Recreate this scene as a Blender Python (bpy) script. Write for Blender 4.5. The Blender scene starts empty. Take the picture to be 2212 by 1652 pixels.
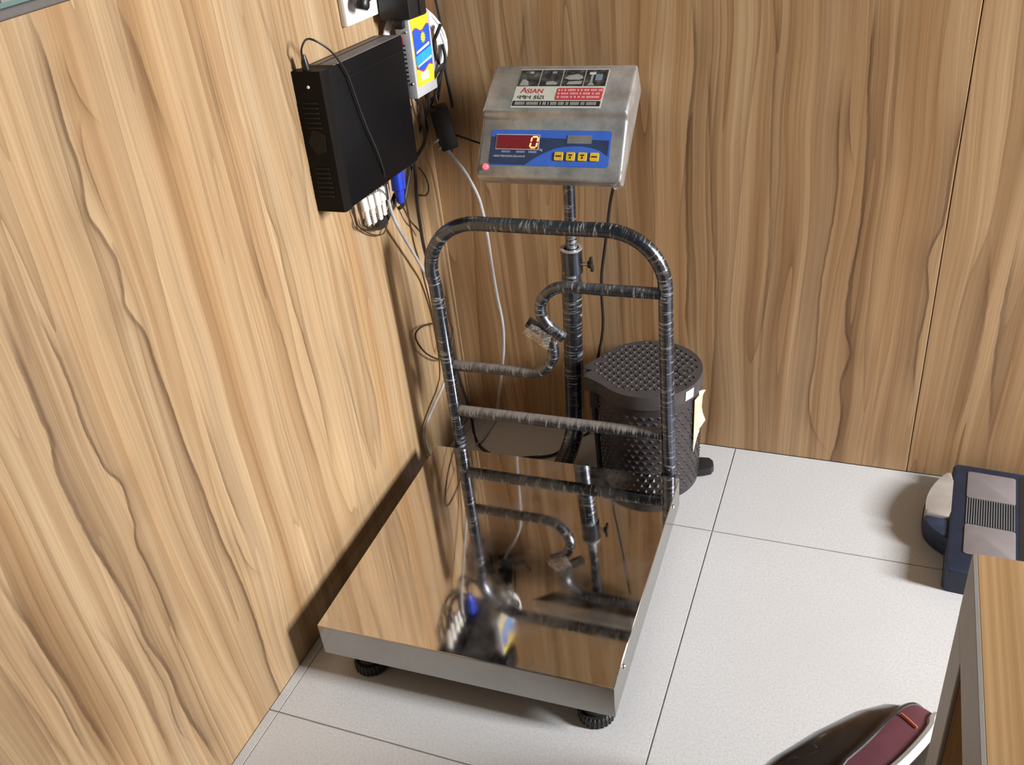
import bpy, bmesh, math, random
from mathutils import Vector, Matrix
random.seed(7)
COL = bpy.context.scene.collection
SC = bpy.context.scene

# ------------------------------------------------------------------ camera
F_PX = 2024.647
CAM = Vector((0.851215, -1.639067, 1.251622))
RR = Vector((0.9312846, 0.3507409, -0.0984370))     # image right
RD = Vector((0.1136040, -0.5363551, -0.8363117))    # image down
RF = Vector((-0.3461259, 0.7676614, -0.5393448))    # view direction
cam_d = bpy.data.cameras.new('camera'); cam = bpy.data.objects.new('camera', cam_d); COL.objects.link(cam)
cam_d.sensor_width = 36; cam_d.lens = F_PX * 36 / 2212; cam_d.clip_start = .02
cam.matrix_world = Matrix(((RR.x, -RD.x, -RF.x, CAM.x), (RR.y, -RD.y, -RF.y, CAM.y), (RR.z, -RD.z, -RF.z, CAM.z), (0, 0, 0, 1)))
SC.camera = cam

# ------------------------------------------------------------------ world, daylight, exposure
w = bpy.data.worlds.new('world'); SC.world = w; w.use_nodes = True
w.node_tree.nodes['Background'].inputs[0].default_value = (0.86, 0.93, 1.0, 1)
w.node_tree.nodes['Background'].inputs[1].default_value = 0.055
def area(name, loc, target, sx, sy, power, color, spread):
    l = bpy.data.lights.new(name, 'AREA'); l.shape = 'RECTANGLE'; l.size = sx; l.size_y = sy; l.energy = power; l.color = color; l.spread = spread
    o = bpy.data.objects.new(name, l); COL.objects.link(o); o.location = loc
    o.rotation_euler = (Vector(target) - Vector(loc)).to_track_quat('-Z', 'Y').to_euler()
    return o
area('window_daylight', (3.5, -.60, 1.62), (0, -.36, .34), .42, 1.0, 63, (1.0, .99, .975), math.radians(100))
SC.view_settings.view_transform = 'Standard'; SC.view_settings.look = 'None'
SC.view_settings.exposure = 0.0; SC.view_settings.gamma = 1.0; SC.view_settings.use_curve_mapping = False

# ------------------------------------------------------------------ pixel -> place helpers
def ray(x, y): return RR * ((x - 1106) / F_PX) + RD * ((y - 826) / F_PX) + RF
def onx(x, y, X): d = ray(x, y); return CAM + d * ((X - CAM.x) / d.x)
def ony(x, y, Y): d = ray(x, y); return CAM + d * ((Y - CAM.y) / d.y)
def onz(x, y, Z): d = ray(x, y); return CAM + d * ((Z - CAM.z) / d.z)

# ------------------------------------------------------------------ object helpers
def tag(o, label=None, cat=None, group=None, kind=None):
    if label: o['label'] = label
    if cat: o['category'] = cat
    if group: o['group'] = group
    if kind: o['kind'] = kind
    return o
def empty(name, loc, rz=0, label=None, cat=None, group=None):
    o = bpy.data.objects.new(name, None); COL.objects.link(o); o.location = loc; o.rotation_euler = (0, 0, rz)
    o.empty_display_size = .05
    return tag(o, label, cat, group)
def obj(name, bm, mat, parent=None, smooth=True, angle=40, loc=None):
    bmesh.ops.recalc_face_normals(bm, faces=bm.faces)
    for e in bm.edges:
        if len(e.link_faces) == 2 and e.calc_face_angle(0) > math.radians(angle): e.smooth = False
    for f_ in bm.faces: f_.smooth = smooth
    me = bpy.data.meshes.new(name); bm.to_mesh(me); bm.free()
    o = bpy.data.objects.new(name, me); COL.objects.link(o)
    if mat: me.materials.append(mat)
    if parent: o.parent = parent
    if loc is not None: o.location = loc
    return o
def uvl(bm): return bm.loops.layers.uv.get('UVMap') or bm.loops.layers.uv.new('UVMap')
def box(bm, c, s, bev=0, M=None, seg=2):
    r = bmesh.ops.create_cube(bm, size=1, matrix=Matrix.Translation(c) @ Matrix.Diagonal((*s, 1)))
    vs = r['verts']
    if bev:
        es = list({e for v in vs for e in v.link_edges})
        r = bmesh.ops.bevel(bm, geom=es, offset=bev, segments=seg, affect='EDGES', profile=.5)
        vs = [v for v in r['verts']] if r['verts'] else vs
        if M is not None:
            allv = {v for f_ in r['faces'] for v in f_.verts} | {v for v in vs if v.is_valid}
            bmesh.ops.transform(bm, matrix=M, verts=list(allv))
    elif M is not None: bmesh.ops.transform(bm, matrix=M, verts=vs)
def bbox(c, s, bev=0, M=None, seg=2):
    bm = bmesh.new(); box(bm, c, s, bev, None, seg)
    if M is not None: bmesh.ops.transform(bm, matrix=M, verts=bm.verts)
    return bm
def join(bm, other):
    me = bpy.data.meshes.new('tmp'); other.to_mesh(me); other.free(); bm.from_mesh(me); bpy.data.meshes.remove(me)
def catmull(pts, n=8):
    pts = [Vector(p) for p in pts]
    if len(pts) < 3:
        return [pts[0].lerp(pts[-1], i / n) for i in range(n + 1)]
    P = [pts[0] * 2 - pts[1]] + pts + [pts[-1] * 2 - pts[-2]]
    out = []
    for i in range(1, len(P) - 2):
        a, b, c, d = P[i - 1:i + 3]
        for k in range(n):
            t = k / n
            out.append(.5 * ((2 * b) + (c - a) * t + (2 * a - 5 * b + 4 * c - d) * t * t + (3 * b - a - 3 * c + d) * t ** 3))
    out.append(pts[-1]); return out
def tube(bm, path, r, seg=12, cap=True):
    path = [Vector(p) for p in path]
    rs = r if isinstance(r, (list, tuple)) else [r] * len(path)
    uv = uvl(bm); rings = []; L = 0; Ls = []
    t0 = (path[1] - path[0]).normalized(); up = t0.orthogonal().normalized()
    for i, p in enumerate(path):
        t = (path[min(i + 1, len(path) - 1)] - path[max(i - 1, 0)]).normalized()
        up = (up - t * up.dot(t)).normalized(); sd = t.cross(up)
        if i: L += (p - path[i - 1]).length
        Ls.append(L)
        rings.append([bm.verts.new(p + (up * math.cos(a) + sd * math.sin(a)) * rs[i]) for a in [2 * math.pi * k / seg for k in range(seg)]])
    for i in range(len(path) - 1):
        for k in range(seg):
            f_ = bm.faces.new((rings[i][k], rings[i][(k + 1) % seg], rings[i + 1][(k + 1) % seg], rings[i + 1][k]))
            for l, (uu, vv) in zip(f_.loops, ((Ls[i], k / seg), (Ls[i], (k + 1) / seg), (Ls[i + 1], (k + 1) / seg), (Ls[i + 1], k / seg))): l[uv].uv = (uu, vv)
    if cap:
        bm.faces.new(rings[0][::-1]); bm.faces.new(rings[-1])
    return bm
def tb(path, r, seg=12, cap=True): return tube(bmesh.new(), path, r, seg, cap)
def lathe(prof, seg=32, M=None):
    bm = bmesh.new(); rings = []
    for r, z in prof:
        if r < 1e-6: rings.append([bm.verts.new((0, 0, z))])
        else: rings.append([bm.verts.new((r * math.cos(2 * math.pi * k / seg), r * math.sin(2 * math.pi * k / seg), z)) for k in range(seg)])
    for a, b in zip(rings, rings[1:]):
        for k in range(seg):
            q = [a[k % len(a)], a[(k + 1) % len(a)], b[(k + 1) % len(b)], b[k % len(b)]]
            q = list(dict.fromkeys(q))
            if len(q) > 2: bm.faces.new(q)
    if M is not None: bmesh.ops.transform(bm, matrix=M, verts=bm.verts)
    return bm
def prism(outline, depth, M=None, bev=0):
    """outline in local xy, extruded +z by depth"""
    bm = bmesh.new(); n = len(outline)
    a = [bm.verts.new((x, y, 0)) for x, y in outline]; b = [bm.verts.new((x, y, depth)) for x, y in outline]
    bm.faces.new(a[::-1]); top = bm.faces.new(b)
    for i in range(n): bm.faces.new((a[i], a[(i + 1) % n], b[(i + 1) % n], b[i]))
    if bev: bmesh.ops.bevel(bm, geom=list(top.edges), offset=bev, segments=2, affect='EDGES', profile=.5)
    if M is not None: bmesh.ops.transform(bm, matrix=M, verts=bm.verts)
    return bm
def rrect(u0, u1, v0, v1, r, n=4):
    out = []
    for cx, cy, a0 in ((u1 - r, v1 - r, 0), (u0 + r, v1 - r, 90), (u0 + r, v0 + r, 180), (u1 - r, v0 + r, 270)):
        for k in range(n + 1):
            a = math.radians(a0 + 90 * k / n); out.append((cx + r * math.cos(a), cy + r * math.sin(a)))
    return out
def frame_of(o, u, v):
    u = Vector(u).normalized(); n = u.cross(Vector(v)).normalized(); v = n.cross(u)
    return Matrix(((u.x, v.x, n.x, o[0]), (u.y, v.y, n.y, o[1]), (u.z, v.z, n.z, o[2]), (0, 0, 0, 1)))
def text_mesh(name, s, size, M, mat, parent, shear=0, font=None, xs=1, align='CENTER', ext=.0001):
    cu = bpy.data.curves.new(name, 'FONT'); cu.body = s; cu.size = size; cu.align_x = align; cu.align_y = 'CENTER'; cu.extrude = ext; cu.shear = shear; cu.resolution_u = 3
    t = bpy.data.objects.new('tmp', cu); COL.objects.link(t)
    bpy.context.view_layer.update()
    me = bpy.data.meshes.new_from_object(t.evaluated_get(bpy.context.evaluated_depsgraph_get()))
    bpy.data.objects.remove(t); bpy.data.curves.remove(cu)
    me.transform(M @ Matrix.Diagonal((xs, 1, 1, 1)) @ Matrix.Translation((0, 0, ext)))
    me.materials.clear(); me.materials.append(mat); me.name = name
    o = bpy.data.objects.new(name, me); COL.objects.link(o); o.parent = parent
    return o

# ------------------------------------------------------------------ material helpers
class NT:
    def __init__(s, name):
        s.m = bpy.data.materials.new(name); s.m.use_nodes = True; s.t = s.m.node_tree; s.b = s.t.nodes['Principled BSDF']
    def n(s, typ, **kw):
        nd = s.t.nodes.new(typ)
        for k, v in kw.items():
            setattr(nd, k, v)
        return nd
    def l(s, a, b): s.t.links.new(a, b)
    def math(s, op, a, b=None, c=None):
        nd = s.n('ShaderNodeMath', operation=op)
        for i, v in enumerate((a, b, c)):
            if v is None: continue
            if isinstance(v, (int, float)): nd.inputs[i].default_value = v
            else: s.l(v, nd.inputs[i])
        return nd.outputs[0]
    def ramp(s, fac, stops, interp='LINEAR'):
        nd = s.n('ShaderNodeValToRGB'); cr = nd.color_ramp; cr.interpolation = interp
        while len(cr.elements) < len(stops): cr.elements.new(.5)
        for e, (p, c) in zip(cr.elements, stops):
            e.position = p; e.color = (c, c, c, 1) if isinstance(c, (int, float)) else (*c, 1)
        s.l(fac, nd.inputs[0]); return nd.outputs[0]
    def mix(s, fac, a, b, blend='MIX'):
        nd = s.n('ShaderNodeMix', data_type='RGBA', blend_type=blend)
        for v, i in ((fac, 0), (a, 6), (b, 7)):
            if isinstance(v, (int, float)): nd.inputs[i].default_value = v
            elif isinstance(v, tuple): nd.inputs[i].default_value = (*v, 1)
            else: s.l(v, nd.inputs[i])
        return nd.outputs[2]
    def noise(s, vec, scale, detail=3, rough=.5, dist=0):
        nd = s.n('ShaderNodeTexNoise'); nd.inputs['Scale'].default_value = scale; nd.inputs['Detail'].default_value = detail
        nd.inputs['Roughness'].default_value = rough; nd.inputs['Distortion'].default_value = dist
        if vec is not None: s.l(vec, nd.inputs['Vector'])
        return nd.outputs['Fac']
    def mapping(s, vec, scale=(1, 1, 1), loc=(0, 0, 0), rot=(0, 0, 0)):
        nd = s.n('ShaderNodeMapping'); nd.inputs['Scale'].default_value = scale; nd.inputs['Location'].default_value = loc; nd.inputs['Rotation'].default_value = rot
        s.l(vec, nd.inputs['Vector']); return nd.outputs[0]
    def coord(s, w='Object'): return s.n('ShaderNodeTexCoord').outputs[w]
    def set(s, **kw):
        for k, v in kw.items():
            i = s.b.inputs[k.replace('_', ' ')]
            if isinstance(v, (int, float)): i.default_value = v
            elif isinstance(v, tuple): i.default_value = (*v, 1)
            else: s.l(v, i)
    def bump(s, h, strength=.2, dist=.002):
        nd = s.n('ShaderNodeBump'); nd.inputs['Strength'].default_value = strength; nd.inputs['Distance'].default_value = dist
        s.l(h, nd.inputs['Height']); s.l(nd.outputs[0], s.b.inputs['Normal'])
def plain(name, col, rough=.5, metal=0, var=.12, scale=40, spec=.5, emit=None, estr=0, coat=0):
    t = NT(name); c = t.coord(); nz = t.noise(c, scale, 4)
    d = tuple(max(0, x * (1 - var)) for x in col); b = tuple(min(1, x * (1 + var)) for x in col)
    t.set(Base_Color=t.ramp(nz, [(.3, d), (.7, b)]), Roughness=rough, Metallic=metal)
    t.b.inputs['Specular IOR Level'].default_value = spec; t.b.inputs['Coat Weight'].default_value = coat
    if emit: t.b.inputs['Emission Color'].default_value = (*emit, 1); t.b.inputs['Emission Strength'].default_value = estr
    return t.m

# ------------------------------------------------------------------ wood laminate: traced veins + streaks
ZN = 1.2
def wood(name, axis, u0, ur, veins, seed=0, k=1.0):
    """axis: 0 grain plane spans x-z, 1 spans y-z; veins: list of (points[(u,z)], width, strength, side)"""
    t = NT(name); sep = t.n('ShaderNodeSeparateXYZ'); t.l(t.coord(), sep.inputs[0])
    U = sep.outputs[axis]; Z = sep.outputs[2]
    comb = t.n('ShaderNodeCombineXYZ'); t.l(U, comb.inputs[0]); comb.inputs[1].default_value = seed; t.l(Z, comb.inputs[2]); P = comb.outputs[0]
    # slow waver of the grain so that streaks bend like real veneer
    wv = t.math('MULTIPLY', t.math('SUBTRACT', t.noise(t.mapping(P, (3.0, 1, 1.3)), 1, 2), .5), .085)
    uw = t.math('ADD', U, wv)
    c2 = t.n('ShaderNodeCombineXYZ'); t.l(uw, c2.inputs[0]); c2.inputs[1].default_value = seed + 3; t.l(Z, c2.inputs[2]); Q = c2.outputs[0]
    a = t.noise(t.mapping(Q, (24, 1, .30)), 1, 5, .66)
    b = t.noise(t.mapping(Q, (10, 1, .35), (5, 0, 2)), 1, 3, .55)
    c = t.noise(t.mapping(Q, (13, 1, .45), (15, 0, 7)), 1, 3, .55)
    g = t.noise(t.mapping(Q, (260, 1, 2.2)), 1, 3, .6)
    col = t.ramp(a, [(.28, (.26, .155, .082)), (.40, (.41, .275, .16)), (.50, (.53, .385, .243)), (.60, (.60, .455, .30)), (.74, (.67, .545, .39))])
    col = t.mix(t.ramp(b, [(.50, 0), (.66, .5)]), col, (.50, .30, .145))
    col = t.mix(t.ramp(c, [(.34, .6), (.47, 0)]), col, (.45, .355, .265))
    # sharp-sided bands: the drawn edges of the growth rings
    rg = t.noise(t.mapping(Q, (8, 1, .26), (9, 0, 4)), 1, 2, .5)
    saw = t.math('FRACT', t.math('MULTIPLY', rg, 15))
    col = t.mix(t.math('MULTIPLY', t.ramp(saw, [(0, .72), (.06, .42), (.45, 0), (1, 0)]), t.ramp(c, [(.4, .25), (.6, .95)])), col, (.17, .09, .04))
    col = t.mix(t.ramp(g, [(.35, .36), (.62, 0)]), col, (.26, .16, .085))
    zn = t.math('DIVIDE', Z, ZN); un = t.math('DIVIDE', t.math('SUBTRACT', U, u0), ur)
    jit = t.math('MULTIPLY', t.math('SUBTRACT', t.noise(t.mapping(P, (1, 1, 22)), 1, 5, .65), .5), .006 / ur)
    un = t.math('ADD', un, jit)
    dark = None
    for pts, wd, st, side in veins:
        pts = sorted(((max(0, min(1, z / ZN)), max(0, min(1, (u - u0) / ur))) for u, z in pts))
        fc = t.n('ShaderNodeFloatCurve'); cv = fc.mapping.curves[0]
        cv.points[0].location = pts[0]; cv.points[1].location = pts[-1]
        for p in pts[1:-1]: cv.points.new(*p)
        fc.mapping.update(); t.l(zn, fc.inputs[1])
        d = t.math('DIVIDE', t.math('SUBTRACT', un, fc.outputs[0]), wd * 1.5 * side / ur)          # 1 = one vein width on the shaded side
        pr = t.ramp(t.math('MULTIPLY_ADD', d, .2, .2), [(0, 0), (.165, 0), (.195, 1), (.235, .92), (.275, .50), (.45, .30), (.95, 0)])
        z0, z1 = pts[0][0], pts[-1][0]; e = min(.05, (z1 - z0) * .3)
        st_ = [(0, 0 if z0 > .02 else 1)]
        fade = t.ramp(zn, [(max(0, z0 - e * .5), 0. if z0 > .02 else 1.), (z0 + e, 1.), (z1 - e, 1.), (min(1, z1 + e * .5), 0. if z1 < .97 else 1.)])
        v = t.math('MULTIPLY', t.math('MULTIPLY', pr, fade), st)
        dark = v if dark is None else t.math('MAXIMUM', dark, v)
    if dark is not None: col = t.mix(t.math('MULTIPLY', dark, t.ramp(g, [(.3, 1), (.7, .72)])), col, (.070, .032, .014))
    if k != 1: col = t.mix(1.0, col, k, 'MULTIPLY')
    t.set(Base_Color=col, Roughness=t.math('MULTIPLY_ADD', g, .12, .36)); t.b.inputs['Specular IOR Level'].default_value = .35
    t.bump(g, .06, .001)
    return t.m
def vx(pts): return [(onx(x, y, 0).y, onx(x, y, 0).z) for x, y in pts]
def vy(pts): return [(ony(x, y, 0).x, ony(x, y, 0).z) for x, y in pts]
LV = [([(62, 35), (91, 102), (123, 207), (145, 291), (171, 363), (192, 465), (218, 505), (251, 562), (265, 620), (272, 663), (312, 718), (334, 780), (367, 870), (396, 954), (429, 1034), (470, 1145), (525, 1269), (558, 1360), (583, 1444), (601, 1491)], .011, .85, -1),
      ([(247, 7), (276, 58), (301, 120), (320, 174), (349, 254), (367, 301)], .016, .6, -1),
      ([(138, 120), (156, 174), (182, 225), (211, 262)], .006, .6, -1),
      ([(174, 251), (178, 312), (203, 392), (232, 465)], .005, .6, -1),
      ([(429, 84), (445, 150), (483, 294)], .014, .35, 1),
      ([(530, 290), (552, 363), (581, 465), (596, 500), (618, 606), (651, 718), (676, 803), (694, 878), (715, 984)], .007, .6, 1),
      ([(556, 0), (596, 127), (625, 232), (665, 338)], .012, .45, 1),
      ([(632, 218), (650, 330), (676, 534)], .008, .4, -1),
      ([(0, 565), (11, 620), (25, 674), (50, 745), (85, 860)], .014, .5, 1),
      ([(0, 682), (22, 740), (58, 827), (87, 900), (109, 950), (120, 1009), (160, 1099), (190, 1159), (255, 1265), (292, 1331), (317, 1385), (364, 1455), (390, 1520), (448, 1611), (474, 1651)], .012, .85, 1),
      ([(73, 674), (98, 718), (145, 820), (156, 849), (182, 925), (203, 969), (232, 1019), (258, 1041), (280, 1099), (290, 1135), (292, 1167), (317, 1221), (350, 1294), (379, 1371), (386, 1403)], .008, .85, 1),
      ([(0, 1265), (47, 1331), (98, 1411), (146, 1480), (190, 1553), (248, 1640)], .012, .8, 1),
      ([(33, 1360), (73, 1433), (146, 1549), (171, 1597), (204, 1644)], .006, .7, 1),
      ([(0, 1440), (55, 1509), (109, 1586), (157, 1651)], .012, .55, -1),
      ([(215, 1363), (277, 1444), (321, 1531), (383, 1648)], .010, .5, 1),
      ([(281, 1349), (317, 1414), (361, 1498), (383, 1571), (408, 1600)], .006, .7, 1),
      ([(432, 881), (461, 972), (505, 1099), (528, 1148)], .006, .65, 1),
      ([(499, 1130), (539, 1221), (558, 1236)], .004, .6, -1),
      ([(541, 507), (578, 634), (618, 754), (654, 892), (690, 1009)], .008, .5, -1),
      ([(721, 724), (751, 827), (769, 896), (797, 996)], .007, .5, 1),
      ([(730, 530), (760, 645), (788, 772), (812, 863), (824, 984)], .012, .45, -1),
      ([(863, 530), (890, 651), (900, 712)], .008, .5, -1)]
BV = [([(1494, 0), (1500, 139), (1485, 291), (1482, 424), (1485, 606), (1482, 696), (1488, 739)], .010, .75, 1),
      ([(1530, 121), (1536, 424), (1545, 666), (1536, 848), (1524, 951)], .010, .6, 1),
      ([(1679, 36), (1666, 303), (1660, 545), (1642, 757), (1639, 963)], .010, .5, 1),
      ([(1893, 0), (1878, 151), (1872, 333), (1854, 515), (1836, 606), (1827, 715), (1836, 763), (1818, 817), (1815, 908), (1794, 993)], .010, .8, 1),
      ([(1821, 176), (1812, 272), (1809, 412), (1794, 503), (1775, 606), (1763, 757), (1751, 908), (1775, 957)], .007, .7, -1),
      ([(1838, 200), (1836, 300), (1843, 345)], .004, .7, -1),
      ([(2090, 212), (2060, 351), (2036, 484), (2005, 557), (2005, 636), (1981, 757), (1975, 848)], .008, .75, -1),
      ([(2139, 527), (2120, 727), (2066, 932)], .012, .5, -1),
      ([(2193, 545), (2151, 757), (2136, 938)], .010, .6, 1),
      ([(1940, 0), (1925, 260), (1910, 420)], .012, .4, 1),
      ([(1290, 0), (1296, 80), (1300, 130)], .012, .4, -1),
      ([(1130, 0), (1128, 90), (1120, 140)], .012, .5, 1),
      ([(1010, 200), (1020, 420), (1030, 640), (1045, 860)], .009, .5, 1),
      ([(1180, 520), (1185, 640), (1190, 900)], .009, .5, -1),
      ([(1330, 430), (1335, 560), (1340, 690)], .012, .5, 1),
      ([(1400, 150), (1410, 400), (1405, 700)], .014, .4, -1)]
M_LEFT = wood('wood_laminate_a', 1, -1.6, 1.6, [(vx(p), a, b, c) for p, a, b, c in LV], 0, (.88, .84, .76))  # wall tint: this wall's light level is put into the wood colour
M_BACK = wood('wood_laminate_b', 0, 0, 1.6, [(vy(p), a, b, c) for p, a, b, c in BV], 11, (.98, .875, .745))  # browner tint of the laminate: the back wall's dimmer, warmer light as colour

def tile_mat():
    t = NT('porcelain_tile'); c = t.coord(); geo = t.n('ShaderNodeNewGeometry').outputs['Position']
    a = t.noise(geo, 260, 2, .6); b = t.noise(geo, 5, 4, .6)
    col = t.ramp(a, [(.3, (.53, .54, .56)), (.5, (.61, .62, .64)), (.72, (.67, .68, .70))])
    col = t.mix(t.ramp(b, [(.35, .35), (.6, 0)]), col, (.56, .57, .585))
    sp = t.n('ShaderNodeTexVoronoi'); sp.inputs['Scale'].default_value = 34; t.l(geo, sp.inputs['Vector'])
    col = t.mix(t.ramp(sp.outputs['Distance'], [(.015, .5), (.03, 0)]), col, (.30, .28, .26))
    t.set(Base_Color=col, Roughness=.42); t.b.inputs['Specular IOR Level'].default_value = .35
    return t.m
M_TILE = tile_mat()
M_GROUT = plain('grout', (.36, .35, .345), .9)
M_WALL = plain('painted_wall', (.70, .68, .64), .8)
def glass_mat():
    t = NT('green_glass'); c = t.coord(); nz = t.noise(c, 3, 2)
    t.set(Base_Color=t.ramp(nz, [(.3, (.12, .20, .185)), (.7, (.16, .25, .235))]), Roughness=.3)
    t.b.inputs['Transmission Weight'].default_value = .08
    return t.m
M_GLASS = glass_mat()
M_TRIM = plain('grey_trim', (.30, .28, .27), .4, .3)
M_BEAD = plain('dark_beading', (.12, .11, .105), .5)

def steel(name, base, rough, smudge, dirt=(.34, .31, .28), scale=9, dirt_amt=.35):
    t = NT(name); c = t.coord(); a = t.noise(c, scale, 5, .62); b = t.noise(t.mapping(c, (3, 3, 40)), 6, 3)
    col = t.mix(t.ramp(a, [(.42, 0), (.72, dirt_amt)]), base, dirt)
    t.set(Base_Color=col, Metallic=t.ramp(a, [(.45, 1.0), (.8, 1 - smudge)]), Roughness=t.math('MULTIPLY_ADD', a, .14 * (1 + smudge), rough))
    return t.m
M_PLATE = steel('mirror_steel', (.68, .645, .61), -.022, .08, dirt=(.5, .47, .44), scale=14, dirt_amt=.25)
M_SKIRT = steel('brushed_steel', (.40, .385, .36), .07, .12, dirt=(.36, .34, .31), scale=22)
def house_mat():
    t = NT('dusty_filmed_steel'); c = t.coord(); a = t.noise(c, 20, 5, .65); b = t.noise(c, 75, 3, .6)
    col = t.ramp(a, [(.30, (.34, .33, .325)), (.5, (.52, .515, .51)), (.7, (.66, .655, .65))])
    col = t.mix(t.ramp(b, [(.55, 0), (.75, .35)]), col, (.30, .29, .28))
    t.set(Base_Color=col, Metallic=.62, Roughness=t.math('MULTIPLY_ADD', b, .16, .24)); return t.m
M_HOUSE = house_mat()
def wrapped(name, dust):
    t = NT(name); uv = t.coord('UV')
    a = t.noise(t.mapping(uv, (190, 1.9, 1), rot=(0, 0, .018)), 1, 4, .65, .6)
    big = t.noise(t.mapping(uv, (14, 3, 1), (3, 1, 0)), 1, 3)
    st = t.ramp(a, [(.50, 0), (.56, .10), (.61, .9), (.66, .15), (.74, .5)])
    st = t.math('MULTIPLY', st, t.ramp(big, [(.35, .15), (.6, 1)]))
    nrm = t.n('ShaderNodeSeparateXYZ'); t.l(t.n('ShaderNodeNewGeometry').outputs['Normal'], nrm.inputs[0])
    if dust:
        up = t.ramp(t.math('ADD', nrm.outputs[2], t.math('MULTIPLY', t.math('SUBTRACT', a, .5), 2.4)), [(.2, 0), (.9, dust)])
    col = t.mix(st, (.115, .128, .16), (.62, .65, .69))
    met = t.math('SUBTRACT', .92, t.math('MULTIPLY', st, .7))
    rg = t.math('MULTIPLY_ADD', st, .25, .22)
    if dust:
        col = t.mix(up, col, (.235, .212, .19)); met = t.math('SUBTRACT', met, up); rg = t.math('ADD', rg, t.math('MULTIPLY', up, .4))
    t.set(Base_Color=col, Metallic=met, Roughness=rg)
    t.bump(a, .35, .001)
    return t.m
M_WRAP = wrapped('film_wrapped_chrome', 0)
M_WRAPD = wrapped('dusty_film_wrapped_chrome', .9)
M_WRAPH = wrapped('half_dusty_film_wrapped_chrome', .35)
M_POLE = wrapped('film_wrapped_pole', .0)
M_RUBBER = plain('black_rubber', (.018, .018, .02), .5)
M_DARK = plain('dark_steel', (.05, .05, .055), .5, .6)
M_CHROME = plain('bright_screw', (.75, .75, .75), .2, 1, .05)
M_BLUE = plain('panel_blue', (.055, .16, .68), .35, var=.08)
M_NAVY = plain('panel_navy', (.035, .055, .13), .35, var=.15)
M_REDWIN = plain('red_window', (.19, .012, .018), .18, emit=(.5, .01, .02), estr=.08)
M_DIGIT = plain('lit_digit', (1, .2, .1), .4, emit=(1, .26, .06), estr=5)
M_REDLED = plain('red_light', (1, .1, .12), .4, emit=(1, .10, .13), estr=1.6)
M_YEL = plain('button_yellow', (.83, .52, .03), .45)
M_INK = plain('black_ink', (.02, .02, .018), .5)
M_LCD = plain('grey_window', (.22, .22, .22), .3)
M_LINE = plain('pale_print', (.62, .66, .72), .5)
M_DIM = plain('dim_print', (.22, .26, .36), .5)
M_PAPER = plain('label_paper', (.66, .66, .58), .5, var=.05)
M_WHITE = plain('white_plastic', (.85, .85, .84), .35, var=.04)
M_RED = plain('label_red', (.62, .06, .08), .45)
M_PINK = plain('label_pink', (.80, .42, .40), .5)
def photo_mat(name, s):
    t = NT(name); c = t.coord(); a = t.noise(t.mapping(c, (1, 1, 1), (s, 0, 0)), 90, 3)
    t.set(Base_Color=t.ramp(a, [(.35, (.02, .02, .018)), (.55, (.06, .06, .055)), (.75, (.16, .16, .15))]), Roughness=.4)
    return t.m
M_CELL = photo_mat('dark_picture', 0)
M_SILH = plain('picture_grey', (.34, .35, .34), .5)
M_BLACKP = plain('black_plastic', (.012, .012, .014), .38, var=.2)
M_BLACKF = plain('black_box_front', (.0075, .0062, .0055), .55, spec=.15)
M_VENT = plain('black_vent', (.016, .0145, .014), .5, spec=.2)
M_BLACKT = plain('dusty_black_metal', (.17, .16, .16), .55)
M_SHELL = plain('black_box_metal', (.0028, .0031, .0042), .5, spec=.15)
M_GREYM = plain('grey_painted_metal', (.55, .56, .60), .4, .1, .06)
M_LYEL = plain('carton_yellow', (.88, .70, .03), .45, var=.05)
M_LBLU = plain('carton_blue', (.02, .10, .62), .4, var=.1)
M_LCYA = plain('carton_light_blue', (.03, .36, .80), .4)
M_LPUR = plain('carton_purple', (.35, .05, .25), .5)
M_BLUEB = plain('blue_plastic', (.02, .06, .62), .35)
M_CGREY = plain('grey_cable', (.47, .47, .49), .45)
M_CBLK = plain('black_cable', (.022, .019, .018), .45)
M_CBRN = plain('brown_cable', (.06, .032, .02), .5)
M_CWHT = plain('white_cable', (.78, .78, .80), .4)
def bin_mat():
    t = NT('brown_plastic'); c = t.coord(); a = t.noise(c, 60, 4)
    t.set(Base_Color=t.ramp(a, [(.3, (.030, .024, .026)), (.7, (.052, .043, .045))]), Roughness=.42); return t.m
M_BIN = bin_mat()
M_BINL = plain('dusty_brown_plastic', (.066, .059, .060), .6, spec=.3)
M_PAPERW = plain('paper_white', (.80, .78, .74), .6)
M_PAPERT = plain('paper_tan', (.80, .62, .40), .6)
M_NBLUE = plain('navy_plastic', (.018, .029, .062), .45, var=.2)
M_PAD = plain('grey_pad', (.225, .205, .213), .6, var=.06)
M_RIB = plain('ribbed_strip', (.17, .18, .19), .5)
M_SILV = plain('silver_plastic', (.58, .57, .56), .32, .5, .05)
M_EDGE = plain('grey_edge_band', (.36, .325, .305), .5, var=.05)
M_DESK = wood('desk_laminate', 0, 0, 2, [], 23, (1.38, 1.2, .92))
M_LEATH = plain('glossy_black_leather', (.016, .015, .017), .22, coat=.3)
M_MAROON = plain('maroon_fabric', (.10, .030, .045), .5)
M_PIPE = plain('silver_piping', (.55, .58, .62), .3, .3)
M_STITCH = plain('orange_stitch', (.62, .16, .07), .6)

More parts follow.
